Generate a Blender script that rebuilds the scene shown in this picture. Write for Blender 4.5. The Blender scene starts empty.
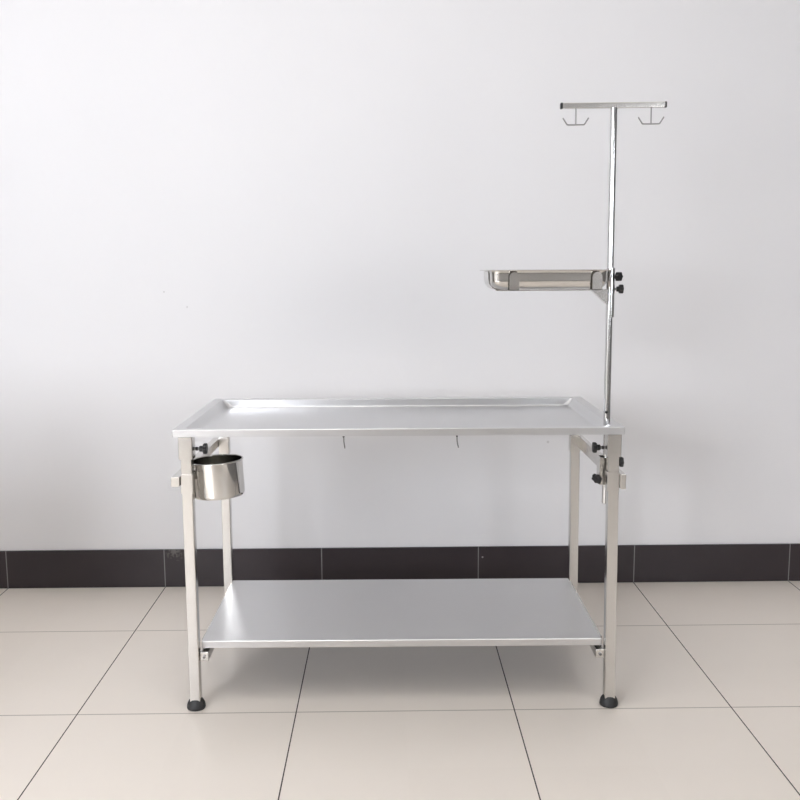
import bpy, bmesh, math
from mathutils import Vector, Matrix

S = bpy.context.scene
C = S.collection
PI = math.pi

# ------------------------------------------------------------------ materials
def new_mat(name):
    m = bpy.data.materials.new(name)
    m.use_nodes = True
    nt = m.node_tree
    return m, nt, nt.nodes['Principled BSDF']

def node(nt, kind, **kw):
    n = nt.nodes.new(kind)
    for k, v in kw.items():
        setattr(n, k, v)
    return n

def math_node(nt, op, a, b=None, c=None):
    n = node(nt, 'ShaderNodeMath', operation=op)
    for i, v in enumerate((a, b, c)):
        if v is None:
            continue
        if isinstance(v, (int, float)):
            n.inputs[i].default_value = v
        else:
            nt.links.new(v, n.inputs[i])
    return n.outputs[0]

def mix_col(nt, fac, a, b):
    n = node(nt, 'ShaderNodeMix', data_type='RGBA')
    if isinstance(fac, (int, float)):
        n.inputs[0].default_value = fac
    else:
        nt.links.new(fac, n.inputs[0])
    for idx, v in ((6, a), (7, b)):
        if isinstance(v, (tuple, list)):
            n.inputs[idx].default_value = (*v, 1)
        else:
            nt.links.new(v, n.inputs[idx])
    return n.outputs[2]

def steel(name, col, rough, grain=(1, 1, 1), grain_amt=0.0, var=0.05):
    m, nt, b = new_mat(name)
    b.inputs['Base Color'].default_value = (*col, 1)
    b.inputs['Metallic'].default_value = 1
    b.inputs['Roughness'].default_value = rough
    tc = node(nt, 'ShaderNodeTexCoord')
    mp = node(nt, 'ShaderNodeMapping')
    mp.inputs['Scale'].default_value = grain
    nt.links.new(tc.outputs['Object'], mp.inputs['Vector'])
    nz = node(nt, 'ShaderNodeTexNoise')
    nz.inputs['Scale'].default_value = 6
    nz.inputs['Detail'].default_value = 4
    nt.links.new(mp.outputs[0], nz.inputs['Vector'])
    r = math_node(nt, 'MULTIPLY_ADD', nz.outputs[0], var, rough - var / 2)
    nt.links.new(r, b.inputs['Roughness'])
    if grain_amt:
        bp = node(nt, 'ShaderNodeBump')
        bp.inputs['Strength'].default_value = grain_amt
        bp.inputs['Distance'].default_value = 0.001
        nt.links.new(nz.outputs[0], bp.inputs['Height'])
        nt.links.new(bp.outputs[0], b.inputs['Normal'])
    return m

def plain(name, col, rough, spec=0.5):
    m, nt, b = new_mat(name)
    b.inputs['Base Color'].default_value = (*col, 1)
    b.inputs['Roughness'].default_value = rough
    b.inputs['Specular IOR Level'].default_value = spec
    tc = node(nt, 'ShaderNodeTexCoord')
    nz = node(nt, 'ShaderNodeTexNoise')
    nz.inputs['Scale'].default_value = 60
    nt.links.new(tc.outputs['Object'], nz.inputs['Vector'])
    nt.links.new(math_node(nt, 'MULTIPLY_ADD', nz.outputs[0], .1, rough - .05), b.inputs['Roughness'])
    return m

SHEET = steel('brushed_sheet_steel', (.64, .64, .645), .30, (1, 60, 60), .012, .04)
TUBE = steel('satin_tube_steel', (.62, .605, .58), .23, (40, 40, 1), .008, .04)
POLISH = steel('polished_steel', (.71, .70, .68), .06, (3, 3, 3), 0, .04)
POLEM = steel('drawn_pole_steel', (.66, .66, .66), .13, (3, 3, 1), 0, .04)
TRAYM = steel('pressed_tray_steel', (.68, .665, .64), .16, (3, 3, 3), .02, .05)
WIREM = steel('wire_steel', (.26, .255, .25), .3)
BLACK = plain('black_plastic', (.012, .012, .013), .42)
RUBBER = plain('black_rubber', (.022, .022, .023), .55)

X0, Y0, T = -.8542, -.447, .6          # floor joints

def paint_material():
    m, nt, b = new_mat('white_wall_paint')
    tc = node(nt, 'ShaderNodeTexCoord')
    nz = node(nt, 'ShaderNodeTexNoise')
    nz.inputs['Scale'].default_value = 1.3
    nz.inputs['Detail'].default_value = 3
    nt.links.new(tc.outputs['Object'], nz.inputs['Vector'])
    base = mix_col(nt, nz.outputs[0], (.705, .70, .712), (.735, .73, .742))
    # a few nail holes and specks in the paint
    for (x, z, r) in ((-.817, 1.124, .0035), (-.734, 1.068, .0035), (.607, .552, .005)):
        d = node(nt, 'ShaderNodeVectorMath', operation='DISTANCE')
        nt.links.new(tc.outputs['Object'], d.inputs[0])
        d.inputs[1].default_value = (x, 0, z)
        base = mix_col(nt, math_node(nt, 'MULTIPLY', math_node(nt, 'LESS_THAN', d.outputs['Value'], r), .35),
                       base, (.3, .29, .28))
    nt.links.new(base, b.inputs['Base Color'])
    b.inputs['Roughness'].default_value = .6
    n2 = node(nt, 'ShaderNodeTexNoise')
    n2.inputs['Scale'].default_value = 90
    nt.links.new(tc.outputs['Object'], n2.inputs['Vector'])
    bp = node(nt, 'ShaderNodeBump')
    bp.inputs['Strength'].default_value = .05
    bp.inputs['Distance'].default_value = .002
    nt.links.new(n2.outputs[0], bp.inputs['Height'])
    nt.links.new(bp.outputs[0], b.inputs['Normal'])
    return m

def floor_material():
    m, nt, b = new_mat('beige_porcelain_tile')
    tc = node(nt, 'ShaderNodeTexCoord')
    sp = node(nt, 'ShaderNodeSeparateXYZ')
    nt.links.new(tc.outputs['Object'], sp.inputs[0])
    def joint(sock, off, half):
        u = math_node(nt, 'ADD', math_node(nt, 'DIVIDE', math_node(nt, 'SUBTRACT', sock, off), T), 100.5)
        f = math_node(nt, 'FRACT', u)
        d = math_node(nt, 'ABSOLUTE', math_node(nt, 'SUBTRACT', f, .5))
        return math_node(nt, 'LESS_THAN', d, half / T), math_node(nt, 'FLOOR', u)
    jx, cx = joint(sp.outputs[0], X0, .0017)
    jy, cy = joint(sp.outputs[1], Y0, .0022)
    cell = node(nt, 'ShaderNodeCombineXYZ')
    nt.links.new(cx, cell.inputs[0]); nt.links.new(cy, cell.inputs[1])
    wn = node(nt, 'ShaderNodeTexWhiteNoise', noise_dimensions='3D')
    nt.links.new(cell.outputs[0], wn.inputs['Vector'])
    nz = node(nt, 'ShaderNodeTexNoise')
    nz.inputs['Scale'].default_value = 7
    nz.inputs['Detail'].default_value = 6
    nt.links.new(tc.outputs['Object'], nz.inputs['Vector'])
    fac = math_node(nt, 'MULTIPLY_ADD', wn.outputs['Value'], .35, math_node(nt, 'MULTIPLY', nz.outputs[0], .5))
    tile = mix_col(nt, fac, FLOOR_A, FLOOR_B)
    col = mix_col(nt, math_node(nt, 'MULTIPLY', jy, .75), tile, (.30, .26, .22))
    col = mix_col(nt, jx, col, (.055, .045, .04))
    nt.links.new(col, b.inputs['Base Color'])
    jj = math_node(nt, 'MAXIMUM', jx, jy)
    nt.links.new(math_node(nt, 'MULTIPLY_ADD', jj, .4, .34), b.inputs['Roughness'])
    b.inputs['Specular IOR Level'].default_value = .35
    return m

FLOOR_A, FLOOR_B = (.765, .70, .63), (.81, .745, .675)

def skirting_material():
    m, nt, b = new_mat('dark_skirting_tile')
    tc = node(nt, 'ShaderNodeTexCoord')
    sp = node(nt, 'ShaderNodeSeparateXYZ')
    nt.links.new(tc.outputs['Object'], sp.inputs[0])
    u = math_node(nt, 'ADD', math_node(nt, 'DIVIDE', math_node(nt, 'SUBTRACT', sp.outputs[0], X0), T), 100.5)
    d = math_node(nt, 'ABSOLUTE', math_node(nt, 'SUBTRACT', math_node(nt, 'FRACT', u), .5))
    j = math_node(nt, 'LESS_THAN', d, .0017 / T)
    nz = node(nt, 'ShaderNodeTexNoise')
    nz.inputs['Scale'].default_value = 5
    nz.inputs['Detail'].default_value = 5
    nt.links.new(tc.outputs['Object'], nz.inputs['Vector'])
    tile = mix_col(nt, nz.outputs[0], (.024, .0185, .021), (.040, .031, .034))
    # thin smears of wall paint and plaster near one joint, and a chip in another
    n2 = node(nt, 'ShaderNodeTexNoise')
    n2.inputs['Scale'].default_value = 110
    n2.inputs['Detail'].default_value = 6
    nt.links.new(tc.outputs['Object'], n2.inputs['Vector'])
    ds = node(nt, 'ShaderNodeVectorMath', operation='DISTANCE')
    nt.links.new(tc.outputs['Object'], ds.inputs[0])
    ds.inputs[1].default_value = (-.815, -.009, .143)
    near = math_node(nt, 'SUBTRACT', 1.0, math_node(nt, 'DIVIDE', ds.outputs['Value'], .055))
    near.node.use_clamp = True
    sm = math_node(nt, 'GREATER_THAN', math_node(nt, 'ADD', n2.outputs[0], math_node(nt, 'MULTIPLY', near, .25)), .66)
    sm = math_node(nt, 'MULTIPLY', math_node(nt, 'MULTIPLY', sm, near), .3)
    tile = mix_col(nt, sm, tile, (.36, .34, .30))
    d2 = node(nt, 'ShaderNodeVectorMath', operation='DISTANCE')
    nt.links.new(tc.outputs['Object'], d2.inputs[0])
    d2.inputs[1].default_value = (.362, -.009, .107)
    tile = mix_col(nt, math_node(nt, 'LESS_THAN', d2.outputs['Value'], .0035), tile, (.30, .28, .28))
    col = mix_col(nt, math_node(nt, 'MULTIPLY', j, .8), tile, (.26, .25, .25))
    nt.links.new(col, b.inputs['Base Color'])
    b.inputs['Roughness'].default_value = .3
    b.inputs['Specular IOR Level'].default_value = .35
    return m

PAINT = paint_material()
FLOORM = floor_material()
SKIRT = skirting_material()
CEILM = plain('white_ceiling_paint', (.86, .86, .85), .8)
WHITE = plain('white_paint', (.86, .86, .85), .7)
MIDG = plain('mid_grey_wall_paint', (.46, .455, .45), .7)
GREYP = plain('dark_grey_wall_paint', (.20, .195, .19), .7)
FRAMEM = plain('white_window_frame', (.75, .75, .75), .4)

# ------------------------------------------------------------------ mesh helpers
def obj(name, bm, mat, parent=None, smooth=None, loc=None, rot=None):
    bmesh.ops.recalc_face_normals(bm, faces=bm.faces[:])
    me = bpy.data.meshes.new(name)
    bm.to_mesh(me); bm.free()
    me.materials.append(mat)
    if smooth is not None:
        for p in me.polygons:
            p.use_smooth = True
        try:
            me.set_sharp_from_angle(angle=math.radians(smooth))
        except Exception:
            pass
    o = bpy.data.objects.new(name, me)
    C.objects.link(o)
    if smooth is not None:
        wn = o.modifiers.new('weighted', 'WEIGHTED_NORMAL'); wn.keep_sharp = True; wn.weight = 90
    if parent is not None:
        o.parent = parent
    if loc is not None:
        o.location = loc
    if rot is not None:
        o.rotation_euler = rot
    return o

def thing(name, label, cat, loc=(0, 0, 0), rot=(0, 0, 0), group=None):
    o = bpy.data.objects.new(name, None)
    o.empty_display_size = .1
    C.objects.link(o)
    o.location = loc; o.rotation_euler = rot
    o['label'] = label; o['category'] = cat
    if group:
        o['group'] = group
    return o

def struct(name, bm, mat, smooth=None):
    o = obj(name, bm, mat, None, smooth)
    o['kind'] = 'structure'
    return o

def box(bm, x0, x1, y0, y1, z0, z1, bev=0.0, seg=2):
    r = bmesh.ops.create_cube(bm, size=1)
    vs = r['verts']
    for v in vs:
        v.co = Vector(((x0 + x1) / 2 + v.co.x * (x1 - x0), (y0 + y1) / 2 + v.co.y * (y1 - y0), (z0 + z1) / 2 + v.co.z * (z1 - z0)))
    if bev > 0:
        es = list({e for v in vs for e in v.link_edges})
        bmesh.ops.bevel(bm, geom=es, offset=bev, segments=seg, profile=.5, affect='EDGES')

def ring_loft(bm, rings, close_first=False, close_last=False, closed_loop=False):
    vr = [[bm.verts.new(p) for p in r] for r in rings]
    n = len(vr[0])
    pairs = list(zip(vr[:-1], vr[1:]))
    if closed_loop:
        pairs.append((vr[-1], vr[0]))
    for a, b in pairs:
        for i in range(n):
            j = (i + 1) % n
            bm.faces.new((a[i], a[j], b[j], b[i]))
    if close_first:
        bm.faces.new(list(reversed(vr[0])))
    if close_last:
        bm.faces.new(vr[-1])
    return vr

def lathe(bm, prof, seg=48, axis='z', org=(0, 0, 0), lobes=None):
    """prof: (radius, height) list; closed with caps where radius > 0 at the ends."""
    rings = []
    for k, (r, h) in enumerate(prof):
        pts = []
        for i in range(seg):
            a = 2 * PI * i / seg
            rr = r
            if lobes and lobes[k]:
                rr = r * (1 - .22 * (0.5 - 0.5 * math.cos(6 * a)))
            u, v = rr * math.cos(a), rr * math.sin(a)
            p = {'z': (u, v, h), 'x': (h, u, v), 'y': (u, h, v)}[axis]
            pts.append(Vector(p) + Vector(org))
        rings.append(pts)
    ring_loft(bm, rings, True, True)

def rrect(cx, cy, hx, hy, r, z, n=8):
    pts = []
    for (sx, sy, a0) in ((1, 1, 0), (-1, 1, PI / 2), (-1, -1, PI), (1, -1, 1.5 * PI)):
        for i in range(n + 1):
            a = a0 + (PI / 2) * i / n
            pts.append(Vector((cx + sx * (hx - r) + r * math.cos(a), cy + sy * (hy - r) + r * math.sin(a), z)))
    return pts

def wire(bm, pts, r, seg=10):
    """swept round wire along a polyline"""
    pts = [Vector(p) for p in pts]
    rings = []
    for i, p in enumerate(pts):
        if i == 0:
            t = (pts[1] - p).normalized()
        elif i == len(pts) - 1:
            t = (p - pts[i - 1]).normalized()
        else:
            t = ((pts[i + 1] - p).normalized() + (p - pts[i - 1]).normalized()).normalized()
        up = Vector((0, 1, 0)) if abs(t.y) < .9 else Vector((1, 0, 0))
        a = t.cross(up).normalized(); b = t.cross(a).normalized()
        rings.append([p + r * (math.cos(2 * PI * k / seg) * a + math.sin(2 * PI * k / seg) * b) for k in range(seg)])
    ring_loft(bm, rings, True, True)

def strip(bm, path, y0, y1, th):
    """bent flat bar: path in x,z, extruded from y0 to y1, with thickness th"""
    path = [Vector((p[0], 0, p[1])) for p in path]
    L, R = [], []
    for i, p in enumerate(path):
        if i == 0: t = path[1] - p
        elif i == len(path) - 1: t = p - path[i - 1]
        else: t = (path[i + 1] - p).normalized() + (p - path[i - 1]).normalized()
        t.normalize()
        nrm = Vector((-t.z, 0, t.x))
        L.append(p + nrm * th / 2); R.append(p - nrm * th / 2)
    rings = []
    for a, b in zip(L, R):
        rings.append([Vector((a.x, y0, a.z)), Vector((a.x, y1, a.z)), Vector((b.x, y1, b.z)), Vector((b.x, y0, b.z))])
    ring_loft(bm, rings, True, True)

def square_tube(bm, cx, cy, z0, z1, w, wall, bev=.0025, top=None):
    """hollow upright square tube; top shifts the upper end in x, y"""
    dx, dy = top or (0, 0)
    h = w / 2; hi = h - wall
    rings = [rrect(cx, cy, h, h, bev, z0, 3), rrect(cx + dx, cy + dy, h, h, bev, z1, 3),
             rrect(cx + dx, cy + dy, hi, hi, bev * .5, z1, 3), rrect(cx, cy, hi, hi, bev * .5, z0, 3)]
    ring_loft(bm, rings, closed_loop=True)

def knob(parent, org, axis, sign, length, rad=.0135, name='star_knob', rot=None, neck=.009, nut=False):
    """black star knob on a short threaded steel stem; length is the stem from org to the knob"""
    org = Vector(org)
    bm = bmesh.new()
    s = sign
    l0 = length
    prof = [(rad * .42, s * l0), (rad * .52, s * (l0 + .001)), (rad * .52, s * (l0 + neck)),
            (rad * .96, s * (l0 + neck + .002)), (rad, s * (l0 + neck + .004)), (rad, s * (l0 + neck + .010)), (rad * .9, s * (l0 + neck + .0115)), (rad * .3, s * (l0 + neck + .012))]
    lobes = [0, 0, 0, 1, 1, 1, 1, 0]
    lathe(bm, prof, 48, axis, (0, 0, 0), lobes)
    k = obj(name, bm, BLACK, parent, 35, org, rot)
    bm = bmesh.new()
    lathe(bm, [(rad * .26, 0), (rad * .26, s * (l0 + .002))], 16, axis, (0, 0, 0))
    obj('threaded_stem', bm, WIREM, k, 35)
    if nut:
        bm = bmesh.new()
        lathe(bm, [(.003, s * .0015), (.0048, s * .003), (.0052, s * .0055), (.0048, s * .008), (.003, s * .0095)], 20, axis, (0, 0, 0))
        obj('lock_nut', bm, BLACK, k, 50)
    return k

# ------------------------------------------------------------------ room
RX0, RX1, RY, RZ = -3.2, 3.2, -5.2, 3.0
bm = bmesh.new(); box(bm, RX0 - .15, RX1 + .15, RY - .15, .15, -.1, 0)
struct('floor', bm, FLOORM)
bm = bmesh.new(); box(bm, RX0 - .15, RX1 + .15, RY - .15, .15, RZ, RZ + .1)
struct('ceiling', bm, CEILM)
bm = bmesh.new(); box(bm, RX0 - .15, RX1 + .15, 0, .15, 0, RZ)
struct('wall_back', bm, PAINT)
bm = bmesh.new(); box(bm, RX0 - .15, RX0, RY, 0, 0, RZ)
struct('wall_left', bm, WHITE)
bm = bmesh.new(); box(bm, RX0, RX0 + .04, -1.40, -.50, 0, 2.05, .004)
struct('door_reflection_1', bm, plain('dark_reflection_door', (.06, .04, .03), .45))  # unseen dark door, added to give the bucket dark reflections
bm = bmesh.new(); box(bm, RX1, RX1 + .15, RY, 0, 0, RZ)
struct('wall_right', bm, GREYP)
# wall behind the camera: a wide glazed front on the left, a narrower window added on the right for fill light
WIN = [(-3.1, -1.6, 1.0, 2.45), (1.95, 3.0, .9, 2.1)]
bm = bmesh.new()
box(bm, RX0 - .15, WIN[0][0], RY - .15, RY, 0, RZ)
box(bm, WIN[0][1], WIN[1][0], RY - .15, RY, 0, RZ)
box(bm, WIN[1][1], RX1 + .15, RY - .15, RY, 0, RZ)
for (a, b_, c, d) in WIN:
    box(bm, a, b_, RY - .15, RY, d, RZ)
    box(bm, a, b_, RY - .15, RY, 0, c)
struct('wall_front', bm, MIDG)
fw = .05
for i, (wx0, wx1, wz0, wz1) in enumerate(WIN):
    bm = bmesh.new()
    for (a, b_, c, d) in ((wx0, wx0 + fw, wz0, wz1), (wx1 - fw, wx1, wz0, wz1), ((wx0 + wx1) / 2 - fw / 2, (wx0 + wx1) / 2 + fw / 2, wz0 + fw, wz1 - fw),
                          (wx0 + fw, wx1 - fw, wz0, wz0 + fw), (wx0 + fw, wx1 - fw, wz1 - fw, wz1)):
        box(bm, a, b_, RY - .10, RY - .05, c, d)
    struct('window_%d' % (i + 1), bm, FRAMEM)  # the second frame belongs to the added window
# unseen low wall, added to shade the lower left of the back wall
bm = bmesh.new(); box(bm, RX0, -1.36, -1.75, -1.60, 0, .93)
struct('wall_added_shade', bm, WHITE)
# tiled skirting
bm = bmesh.new(); box(bm, RX0, RX1, -.009, 0, 0, .1475, .0015, 2)
struct('baseboard_back', bm, SKIRT)
bm = bmesh.new(); box(bm, RX0, RX1, RY, RY + .009, 0, .1475, .0015, 2)
struct('baseboard_front', bm, SKIRT)

# ------------------------------------------------------------------ operating table
ZT = .787
tab = thing('operating_table', 'large stainless steel operating table with recessed top and lower shelf standing on black rubber feet',
            'table', (.037, -.745, 0), (0, 0, math.radians(-.45)))
CX = -.003                      # centre of the tabletop in the table's own frame
HX, HY = .5985, .2985

def build_top():
    def R(inset, r, z, iy=None):
        return rrect(CX, 0, HX - inset, HY - (inset if iy is None else iy), r, z, 8)
    rings = [R(.0, .003, ZT - .0195), R(0, .003, ZT - .0015), R(.0015, .003, ZT),
             R(.028, .008, ZT), R(.031, .011, ZT - .0012), R(.047, .016, ZT - .0195, .0311), R(.054, .020, ZT - .0240, .0365),
             R(.054, .020, ZT - .0255, .0365), R(.046, .016, ZT - .0205, .0300), R(.031, .010, ZT - .003, .030), R(.0015, .002, ZT - .003), R(.0015, .002, ZT - .0195)]
    bm = bmesh.new()
    vr = [[bm.verts.new(p) for p in r] for r in rings]
    n = len(vr[0])
    for k in range(len(vr)):
        if k == 6:
            continue
        a, b = vr[k], vr[(k + 1) % len(vr)]
        for i in range(n):
            j = (i + 1) % n
            bm.faces.new((a[i], a[j], b[j], b[i]))
    bm.faces.new(vr[6]); bm.faces.new(list(reversed(vr[7])))
    return bm

POLE = Vector((.5985, -.975, 0))             # world position of the pole axis
inv = (Matrix.Translation(tab.location) @ Matrix.Rotation(tab.rotation_euler.z, 4, 'Z')).inverted()
pl = inv @ POLE
top = obj('tabletop', build_top(), SHEET, tab, 30)
# drilled hole for the pole
bmc = bmesh.new(); lathe(bmc, [(.0102, ZT - .06), (.0098, ZT + .06)], 32, 'z', (pl.x, pl.y, 0))
cutter = obj('hole', bmc, SHEET, tab)
md = top.modifiers.new('hole', 'BOOLEAN'); md.operation = 'DIFFERENCE'; md.object = cutter; md.solver = 'EXACT'
bpy.context.view_layer.update()
dg = bpy.context.evaluated_depsgraph_get()
me = bpy.data.meshes.new_from_object(top.evaluated_get(dg))
me_sharp = True
top.modifiers.clear()
top.data = me
me.name = 'tabletop'
cm = cutter.data
bpy.data.objects.remove(cutter); bpy.data.meshes.remove(cm)
for p in me.polygons:
    p.use_smooth = True
me.set_sharp_from_angle(angle=math.radians(30))
wn = top.modifiers.new('weighted', 'WEIGHTED_NORMAL'); wn.keep_sharp = True; wn.weight = 90

LEGS = [(-.569, -.273, .0), (.577, -.273, -.007), (-.569, .273, 0), (.577, .273, -.004)]
for i, (lx, ly, sh) in enumerate(LEGS):
    front = ly < 0
    bm = bmesh.new(); square_tube(bm, lx, ly, .024, .745, .029, .0015, .003, (sh, 0))
    leg = obj('leg', bm, TUBE, tab, 25)
    # rubber foot: domed cup
    bm = bmesh.new()
    lathe(bm, [(.021, 0), (.0245, .001), (.0258, .004), (.0255, .009), (.0235, .017), (.020, .0235), (.0165, .028), (.004, .0295)], 40, 'z', (lx, ly, 0))
    obj('rubber_foot', bm, RUBBER, leg, 40)
    # welded socket under the top
    tx = lx + sh
    z0 = .706
    bm = bmesh.new(); square_tube(bm, tx, ly, z0, .7655, .038, .004, .003)
    obj('leg_socket', bm, TUBE, tab, 25)
    # collar that carries the side rail
    sx = 1 if lx > 0 else -1
    bm = bmesh.new()
    square_tube(bm, tx, ly, .612, .664, .033, .0019, .002)
    obj('rail_collar', bm, TUBE, tab, 25)

for sx in (-1, 1):
    xi = sx * .5866 + (0 if sx > 0 else .0005)
    xo = xi + sx * (.0145 if sx > 0 else .022)
    a, b = min(xi, xo), max(xi, xo)
    bm = bmesh.new()
    # hollow rectangular tube along y
    z0, z1 = (.634, .660) if sx < 0 else (.620, .660)
    y0, y1 = -.300, .292
    cx, cz = (a + b) / 2, (z0 + z1) / 2
    def rr(hx, hz, r, y):
        return [Vector((p.x, y, p.y)) for p in rrect(cx, cz, hx, hz, r, 0, 3)]
    h1, h2 = (b - a) / 2, (z1 - z0) / 2
    rings = [rr(h1, h2, .002, y0), rr(h1, h2, .002, y1), rr(h1 - .0015, h2 - .0015, .001, y1), rr(h1 - .0015, h2 - .0015, .001, y1 - .003),
             rr(h1 - .0015, h2 - .0015, .001, y0 + .0015), rr(h1 - .0015, h2 - .0015, .001, y0 + .0005)]
    ring_loft(bm, rings[:3], False, True)
    ring_loft(bm, [rr(h1, h2, .002, y0), rr(h1 - .001, h2 - .001, .001, y0 - .0008)], False, True)
    bmesh.ops.remove_doubles(bm, verts=bm.verts[:], dist=1e-5)
    obj('side_rail', bm, TUBE, tab, 25)

# knobs that lock the legs in their sockets
k = knob(tab, (-.569 + .019, -.262, .7295), 'x', 1, .0125, .0152, nut=True)
k = knob(tab, (.570 - .019, -.262, .726), 'x', -1, .0125, .0152, nut=True)
k = knob(tab, (.570 + .0145, -.268, .6875), 'x', 1, .0003, .0145, neck=.003)

# lower shelf: folded sheet pan, open underneath
SZ = .186
def build_shelf():
    x0, x1, y0, y1, h = -.5525, .5575, -.256, .256, .0195
    cx, cy, hx, hy = (x0 + x1) / 2, (y0 + y1) / 2, (x1 - x0) / 2, (y1 - y0) / 2
    R = lambda i, z, r=.002: rrect(cx, cy, hx - i, hy - i, r, z, 3)
    bm = bmesh.new()
    rings = [R(.0012, SZ - .0012), R(.0012, SZ - h), R(0, SZ - h), R(0, SZ - .0015), R(.0015, SZ)]
    ring_loft(bm, rings, True, True)
    return bm
obj('shelf', build_shelf(), SHEET, tab, 30)
# square tube bearers under the shelf
for sx in (-1, 1):
    xi = -.5543 if sx < 0 else .5620
    xo = xi - sx * .024
    a, b = min(xi, xo), max(xi, xo)
    cx, cz = (a + b) / 2, .1485
    def rr(h, y, r=.0018):
        return [Vector((p.x, y, p.y)) for p in rrect(cx, cz, h, h, r, 0, 3)]
    bm = bmesh.new()
    h = (b - a) / 2
    ring_loft(bm, [rr(h - .0012, -.2735), rr(h, -.272), rr(h, .268), rr(h - .0012, .2695)], True, True)
    br = obj('shelf_bearer', bm, TUBE, tab, 35)
    bm = bmesh.new()
    lathe(bm, [(.0045, 0), (.0045, -.003), (.003, -.004)], 12, 'y', (cx, -.2735, cz))
    obj('bolt_head', bm, WIREM, br, 35)
    # packing strip between bearer and shelf
    bm = bmesh.new(); box(bm, cx - h, cx + h, -.235, .235, cz + h, SZ - .0012)
    obj('spacer', bm, TUBE, br)

# two small wire hooks hanging below the front edge
for hx in (-.1125 - .037, .1885 - .037):
    bm = bmesh.new()
    wire(bm, [(hx, -.285, ZT - .004), (hx, -.285, .768), (hx + .0005, -.285, .752), (hx + .0015, -.286, .744), (hx + .003, -.290, .737), (hx + .0035, -.296, .7355)], .0017, 8)
    hk = obj('wire_hook', bm, WIREM, tab, 60)
    bm = bmesh.new()
    lathe(bm, [(.002, .762), (.0028, .763), (.0028, .7675), (.002, .769)], 12, 'z', (hx, -.285, 0))
    obj('hook_nut', bm, BLACK, hk, 35)

# pole holder: square sleeve welded behind the front right leg, with a clamp knob
bm = bmesh.new()
square_tube(bm, pl.x - .002, pl.y + .002, .619, .694, .038, .0032, .002)
sl = obj('pole_sleeve', bm, TUBE, tab, 25)
knob(sl, (pl.x - .0215, pl.y - .016, .642), 'x', -1, .0005, .0155, rot=(0, math.radians(-28), math.radians(40)), neck=.004)

# ------------------------------------------------------------------ drip pole
iv = thing('drip_pole', 'tall thin steel drip pole with a crossbar, clamped at the right end of the table', 'pole', (POLE.x, POLE.y, .563), (0, -.003, 0))
ZB = .563
RP = .0091
bm = bmesh.new()
lathe(bm, [(RP - .001, 0), (RP, .001), (RP, 1.615 - ZB)], 32)
pole = obj('pole', bm, POLEM, iv, 35)
bm = bmesh.new()
lathe(bm, [(.002, 0), (.0036, -.0005), (.0036, -.004), (.002, -.0055)], 12, 'y', (-RP * .45, -RP * .85, .8175 - ZB))
obj('stop_button', bm, BLACK, pole, 40)
zc = 1.6212 - ZB
hb = .0071
def bar_ring(x, h, r=.0015):
    return [Vector((x, p.x, p.y)) for p in rrect(0, 0, h, h, r, 0, 3)]
XL, XR = -.134, .131
bm = bmesh.new()
ring_loft(bm, [bar_ring(XL, hb), bar_ring(XR, hb)], True, True)
bar = obj('crossbar', bm, TUBE, iv, 35, (0, 0, zc), (0, math.radians(-.35), 0))
for s, x in ((-1, XL), (1, XR)):
    bm = bmesh.new()
    ring_loft(bm, [bar_ring(x + s * .0002, hb + .0004), bar_ring(x + s * .0045, hb + .0004), bar_ring(x + s * .0056, hb - .001)], True, True)
    obj('end_cap', bm, BLACK, bar, 35)
for x in (-.099, .0973):
    bm = bmesh.new()
    wire(bm, [(x, 0, -hb + .001), (x, 0, -.0478)], .0019, 10)
    wire(bm, [(x - .0335, 0, -.0305), (x - .023, 0, -.0465), (x - .021, 0, -.0478), (x + .021, 0, -.0478), (x + .023, 0, -.0465), (x + .0335, 0, -.0305)], .0019, 10)
    obj('bag_hook', bm, WIREM, bar, 60)

# ------------------------------------------------------------------ tray holder
TX0, TX1, TY0, TY1 = .257, .585, -1.080, -.870     # rim of the tray
TZ1, TZ0 = 1.1995, 1.1500                          # rim and bottom of the tray
TCY = (TY0 + TY1) / 2
hold = thing('tray_holder', 'flat bar steel tray bracket with two black knobs clamped on the drip pole', 'holder', (POLE.x, POLE.y, 1.0733))
ox, oy, oz = hold.location
# sleeve round the pole
bm = bmesh.new()
ro, ri = .0112, .0094
seg = 32
circ = lambda r, z: [Vector((r * math.cos(2 * PI * i / seg), r * math.sin(2 * PI * i / seg), z)) for i in range(seg)]
ring_loft(bm, [circ(ro, 0), circ(ro, .130), circ(ri, .130), circ(ri, 0)], closed_loop=True)
col = obj('sleeve', bm, POLEM, hold, 35)
knob(hold, (ro * .8, -.006, 1.181 - oz), 'x', 1, .003, .0132, rot=(0, 0, math.radians(-52)), neck=.004)
knob(hold, (ro, -.002, 1.148 - oz), 'x', 1, .004, .0132, neck=.006)
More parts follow.
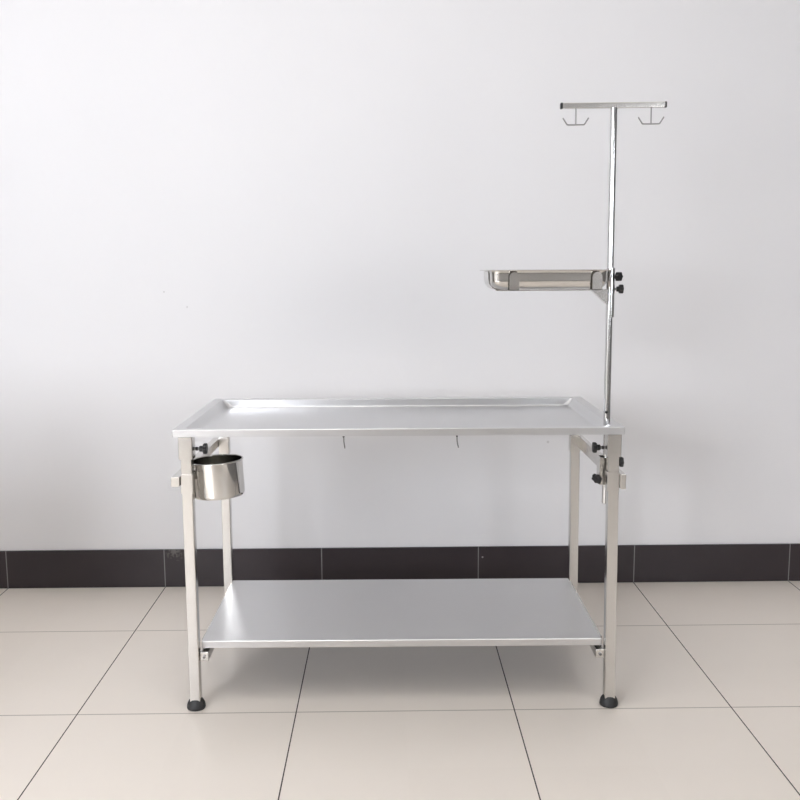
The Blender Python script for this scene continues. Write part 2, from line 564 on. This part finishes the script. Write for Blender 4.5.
# carrying frame below the tray
zb = TZ0 - .0002
bm = bmesh.new()
box(bm, .292 - ox, POLE.x - ro + .001 - ox, -.012, .012, zb - .005 - oz, zb - .0018 - oz)
obj('long_bar', bm, TRAYM, hold)
CL = (.328, .540)
for x in CL:
    bm = bmesh.new()
    th = .0018
    # cross bar with upturned rounded lugs front and back
    w = .0125
    def lug(yf, sgn):
        pts = []
        zt = TZ1 - .005
        for i in range(9):
            a = PI * i / 8
            pts.append((w * math.cos(a), zt - w + w * math.sin(a)))
        pts += [(-w, zb - .0018), (w, zb - .0018)]
        A = [bm.verts.new((x - ox + px, yf - oy, pz - oz)) for px, pz in pts]
        B = [bm.verts.new((x - ox + px, yf + sgn * th - oy, pz - oz)) for px, pz in pts]
        n = len(pts)
        bm.faces.new(A); bm.faces.new(list(reversed(B)))
        for i in range(n):
            j = (i + 1) % n
            bm.faces.new((A[i], A[j], B[j], B[i]))
    lug(TY0 + .002, -1); lug(TY1 - .002, 1)
    box(bm, x - w - ox, x + w - ox, TY0 + .0002 - oy, TY1 - .0002 - oy, zb - .0018 - oz, zb - oz)
    obj('cross_bar', bm, TRAYM, hold, 35)
# upturned end lugs at the free end
bm = bmesh.new()
for yc in (TCY,):
    strip(bm, [(.312 - ox, zb - .0009 - oz), (.288 - ox, zb - .0009 - oz), (.278 - ox, zb + .004 - oz), (.270 - ox, zb + .014 - oz), (.2675 - ox, zb + .026 - oz), (.2668 - ox, TZ1 - .0035 - oz)],
          yc - .055 - oy, yc + .055 - oy, .0018)
obj('end_lug', bm, TRAYM, hold, 50)
# triangular gusset under the bar
bm = bmesh.new()
gp = [(.545 - ox, zb - .0035 - oz), (-.0100, zb - .0035 - oz), (-.0100, 1.108 - oz), (-.0125, 1.108 - oz)]
A = [bm.verts.new((x, -.0125, z)) for x, z in gp]; B = [bm.verts.new((x, .0125, z)) for x, z in gp]
bm.faces.new(A); bm.faces.new(list(reversed(B)))
for i in range(4):
    j = (i + 1) % 4
    bm.faces.new((A[i], A[j], B[j], B[i]))
obj('gusset', bm, TRAYM, hold)

# ------------------------------------------------------------------ instrument tray
cx, hx, hy = (TX0 + TX1) / 2, (TX1 - TX0) / 2, (TY1 - TY0) / 2
R = lambda i, r, z: rrect(0, 0, hx - i, hy - i, r, z - TZ0, 10)
bm = bmesh.new()
inner = [(.0, .034, TZ1 - .0016), (-.0006, .0345, TZ1 - .0004), (.0006, .034, TZ1 + .0004), (.0105, .027, TZ1 + .0002), (.0122, .026, TZ1 - .0015), (.0133, .026, TZ1 - .010)]
outer = [(.0, .034, TZ1 - .0016), (.0098, .027, TZ1 - .0018), (.0110, .026, TZ1 - .003), (.0120, .026, TZ1 - .010)]
for k in range(8):                       # wide rounded turn from the wall into the floor
    a = (PI / 2) * k / 7
    outer.append((.0125 + .022 * (1 - math.cos(a)), .026 + .010 * (1 - math.cos(a)), TZ0 + .024 - .024 * math.sin(a)))
    inner.append((.0138 + .022 * (1 - math.cos(a)), .026 + .010 * (1 - math.cos(a)), TZ0 + .0252 - .024 * math.sin(a)))
ring_loft(bm, [R(*q) for q in inner], False, True)
ring_loft(bm, [R(*q) for q in outer], False, True)
bmesh.ops.remove_doubles(bm, verts=bm.verts[:], dist=1e-5)
tr = obj('instrument_tray', bm, TRAYM, None, 45, (cx, TCY, TZ0))
tr['label'] = 'shallow polished steel instrument tray resting in the bracket on the drip pole'
tr['category'] = 'tray'

# ------------------------------------------------------------------ bucket
BR, BH = .0705, .100
bk = thing('bucket', 'small round polished steel bucket hanging from the left side rail beside the front leg', 'bucket', (-.4635, -.945, .588), (0, math.radians(-3), 0))
bm = bmesh.new()
prof_out = [(BR - .008, 0), (BR - .003, .0015), (BR - .001, .005), (BR, .010), (BR, BH - .002)]
prof_in = [(BR - .0012, BH - .002), (BR - .0012, .010), (BR - .004, .003), (BR - .010, .0016)]
seg = 64
rings = [[Vector((r * math.cos(2 * PI * i / seg), r * math.sin(2 * PI * i / seg), h)) for i in range(seg)] for r, h in prof_out + prof_in]
ring_loft(bm, rings, True, True)
body = obj('bucket_body', bm, POLISH, bk, 40)
# rolled rim
bm = bmesh.new()
rings = []
for k in range(10):
    a = 2 * PI * k / 10
    r = BR + .0008 + .0022 * math.cos(a); h = BH - .0012 + .0022 * math.sin(a)
    rings.append([Vector((r * math.cos(2 * PI * i / seg), r * math.sin(2 * PI * i / seg), h)) for i in range(seg)])
ring_loft(bm, rings, closed_loop=True)
obj('rolled_rim', bm, POLISH, bk, 60)
# hanging bracket on the side facing the rail
bm = bmesh.new()
strip(bm, [(-.0715, .012), (-.0722, .05), (-.0725, .080), (-.0745, .088), (-.082, .0905), (-.0925, .0905)], -.014, .014, .0018)
obj('hanging_bracket', bm, WIREM, bk, 40)
bm = bmesh.new()
box(bm, -.0685, -.0665, -.040, -.034, .004, .052, .0008)
bmesh.ops.translate(bm, verts=bm.verts[:], vec=(.004, -.0, 0))
obj('side_lug', bm, WIREM, bk)

# ------------------------------------------------------------------ light
W = bpy.data.worlds.new('daylight'); S.world = W
W.use_nodes = True
bg = W.node_tree.nodes['Background']
bg.inputs[0].default_value = (.86, .93, 1, 1)
bg.inputs[1].default_value = 0.1

def area(name, loc, rot, sx, sy, power, col):
    l = bpy.data.lights.new(name, 'AREA')
    l.shape = 'RECTANGLE'; l.size = sx; l.size_y = sy
    l.energy = power; l.color = col
    o = bpy.data.objects.new(name, l); C.objects.link(o)
    o.location = loc; o.rotation_euler = rot
    return o
rx = math.radians(90)
DAY = (.905, .935, 1)
for (wx0, wx1, wz0, wz1), power in zip(WIN, (182, 52)):  # second light is added fill for the right side
    area('window_daylight', ((wx0 + wx1) / 2, RY - .2, (wz1 + wz0) / 2), (rx, 0, 0), wx1 - wx0, wz1 - wz0, power, DAY)
area('ceiling_fill_light', (-.6, -1.9, RZ - .03), (0, 0, 0), 1.2, 1.2, 12, (1, .99, .98))  # added fill light from above, brightens the floor
area('ceiling_fill_light', (.9, -2.2, RZ - .03), (0, 0, 0), 1.2, 1.2, 7, (1, .99, .98))  # second added fill, brightens the right of the room
# sun through the left window, falling on the floor behind the camera
sl_ = bpy.data.lights.new('sun', 'SUN'); sl_.energy = 3.0; sl_.angle = .01; sl_.color = (1, .95, .89)
so = bpy.data.objects.new('sun', sl_); C.objects.link(so); so.location = (-1, -9, 5)
so.rotation_euler = Vector((.36, 1, -1.0)).to_track_quat('-Z', 'Y').to_euler()

# ------------------------------------------------------------------ camera
f, pitch, yaw, roll, H, D, camx = 938.68, .139881, -.0128068, -.0053651, 1.20691, 3.48403, .0041713
cp, sp_ = math.cos(pitch), math.sin(pitch); cy, sy = math.cos(yaw), math.sin(yaw)
fwd = Vector((-sy * cp, cy * cp, -sp_)); rt = Vector((cy, sy, 0)); up = rt.cross(fwd)
rt2 = rt * math.cos(roll) + up * math.sin(roll); up2 = up * math.cos(roll) - rt * math.sin(roll)
cd = bpy.data.cameras.new('camera'); cam = bpy.data.objects.new('camera', cd); C.objects.link(cam)
M = Matrix((( rt2.x, up2.x, -fwd.x, camx), (rt2.y, up2.y, -fwd.y, -D), (rt2.z, up2.z, -fwd.z, H), (0, 0, 0, 1)))
cam.matrix_world = M
cd.sensor_width = 36; cd.sensor_fit = 'HORIZONTAL'; cd.lens = f / 800 * 36
cd.clip_start = .05
S.camera = cam

vs = S.view_settings
S.display_settings.display_device = 'sRGB'
vs.view_transform = 'Standard'; vs.look = 'None'; vs.gamma = 1; vs.use_curve_mapping = False
vs.exposure = -0.1
S.cycles.use_denoising = True
S.cycles.max_bounces = 14
S.cycles.diffuse_bounces = 8
S.cycles.glossy_bounces = 12
S.cycles.caustics_reflective = False
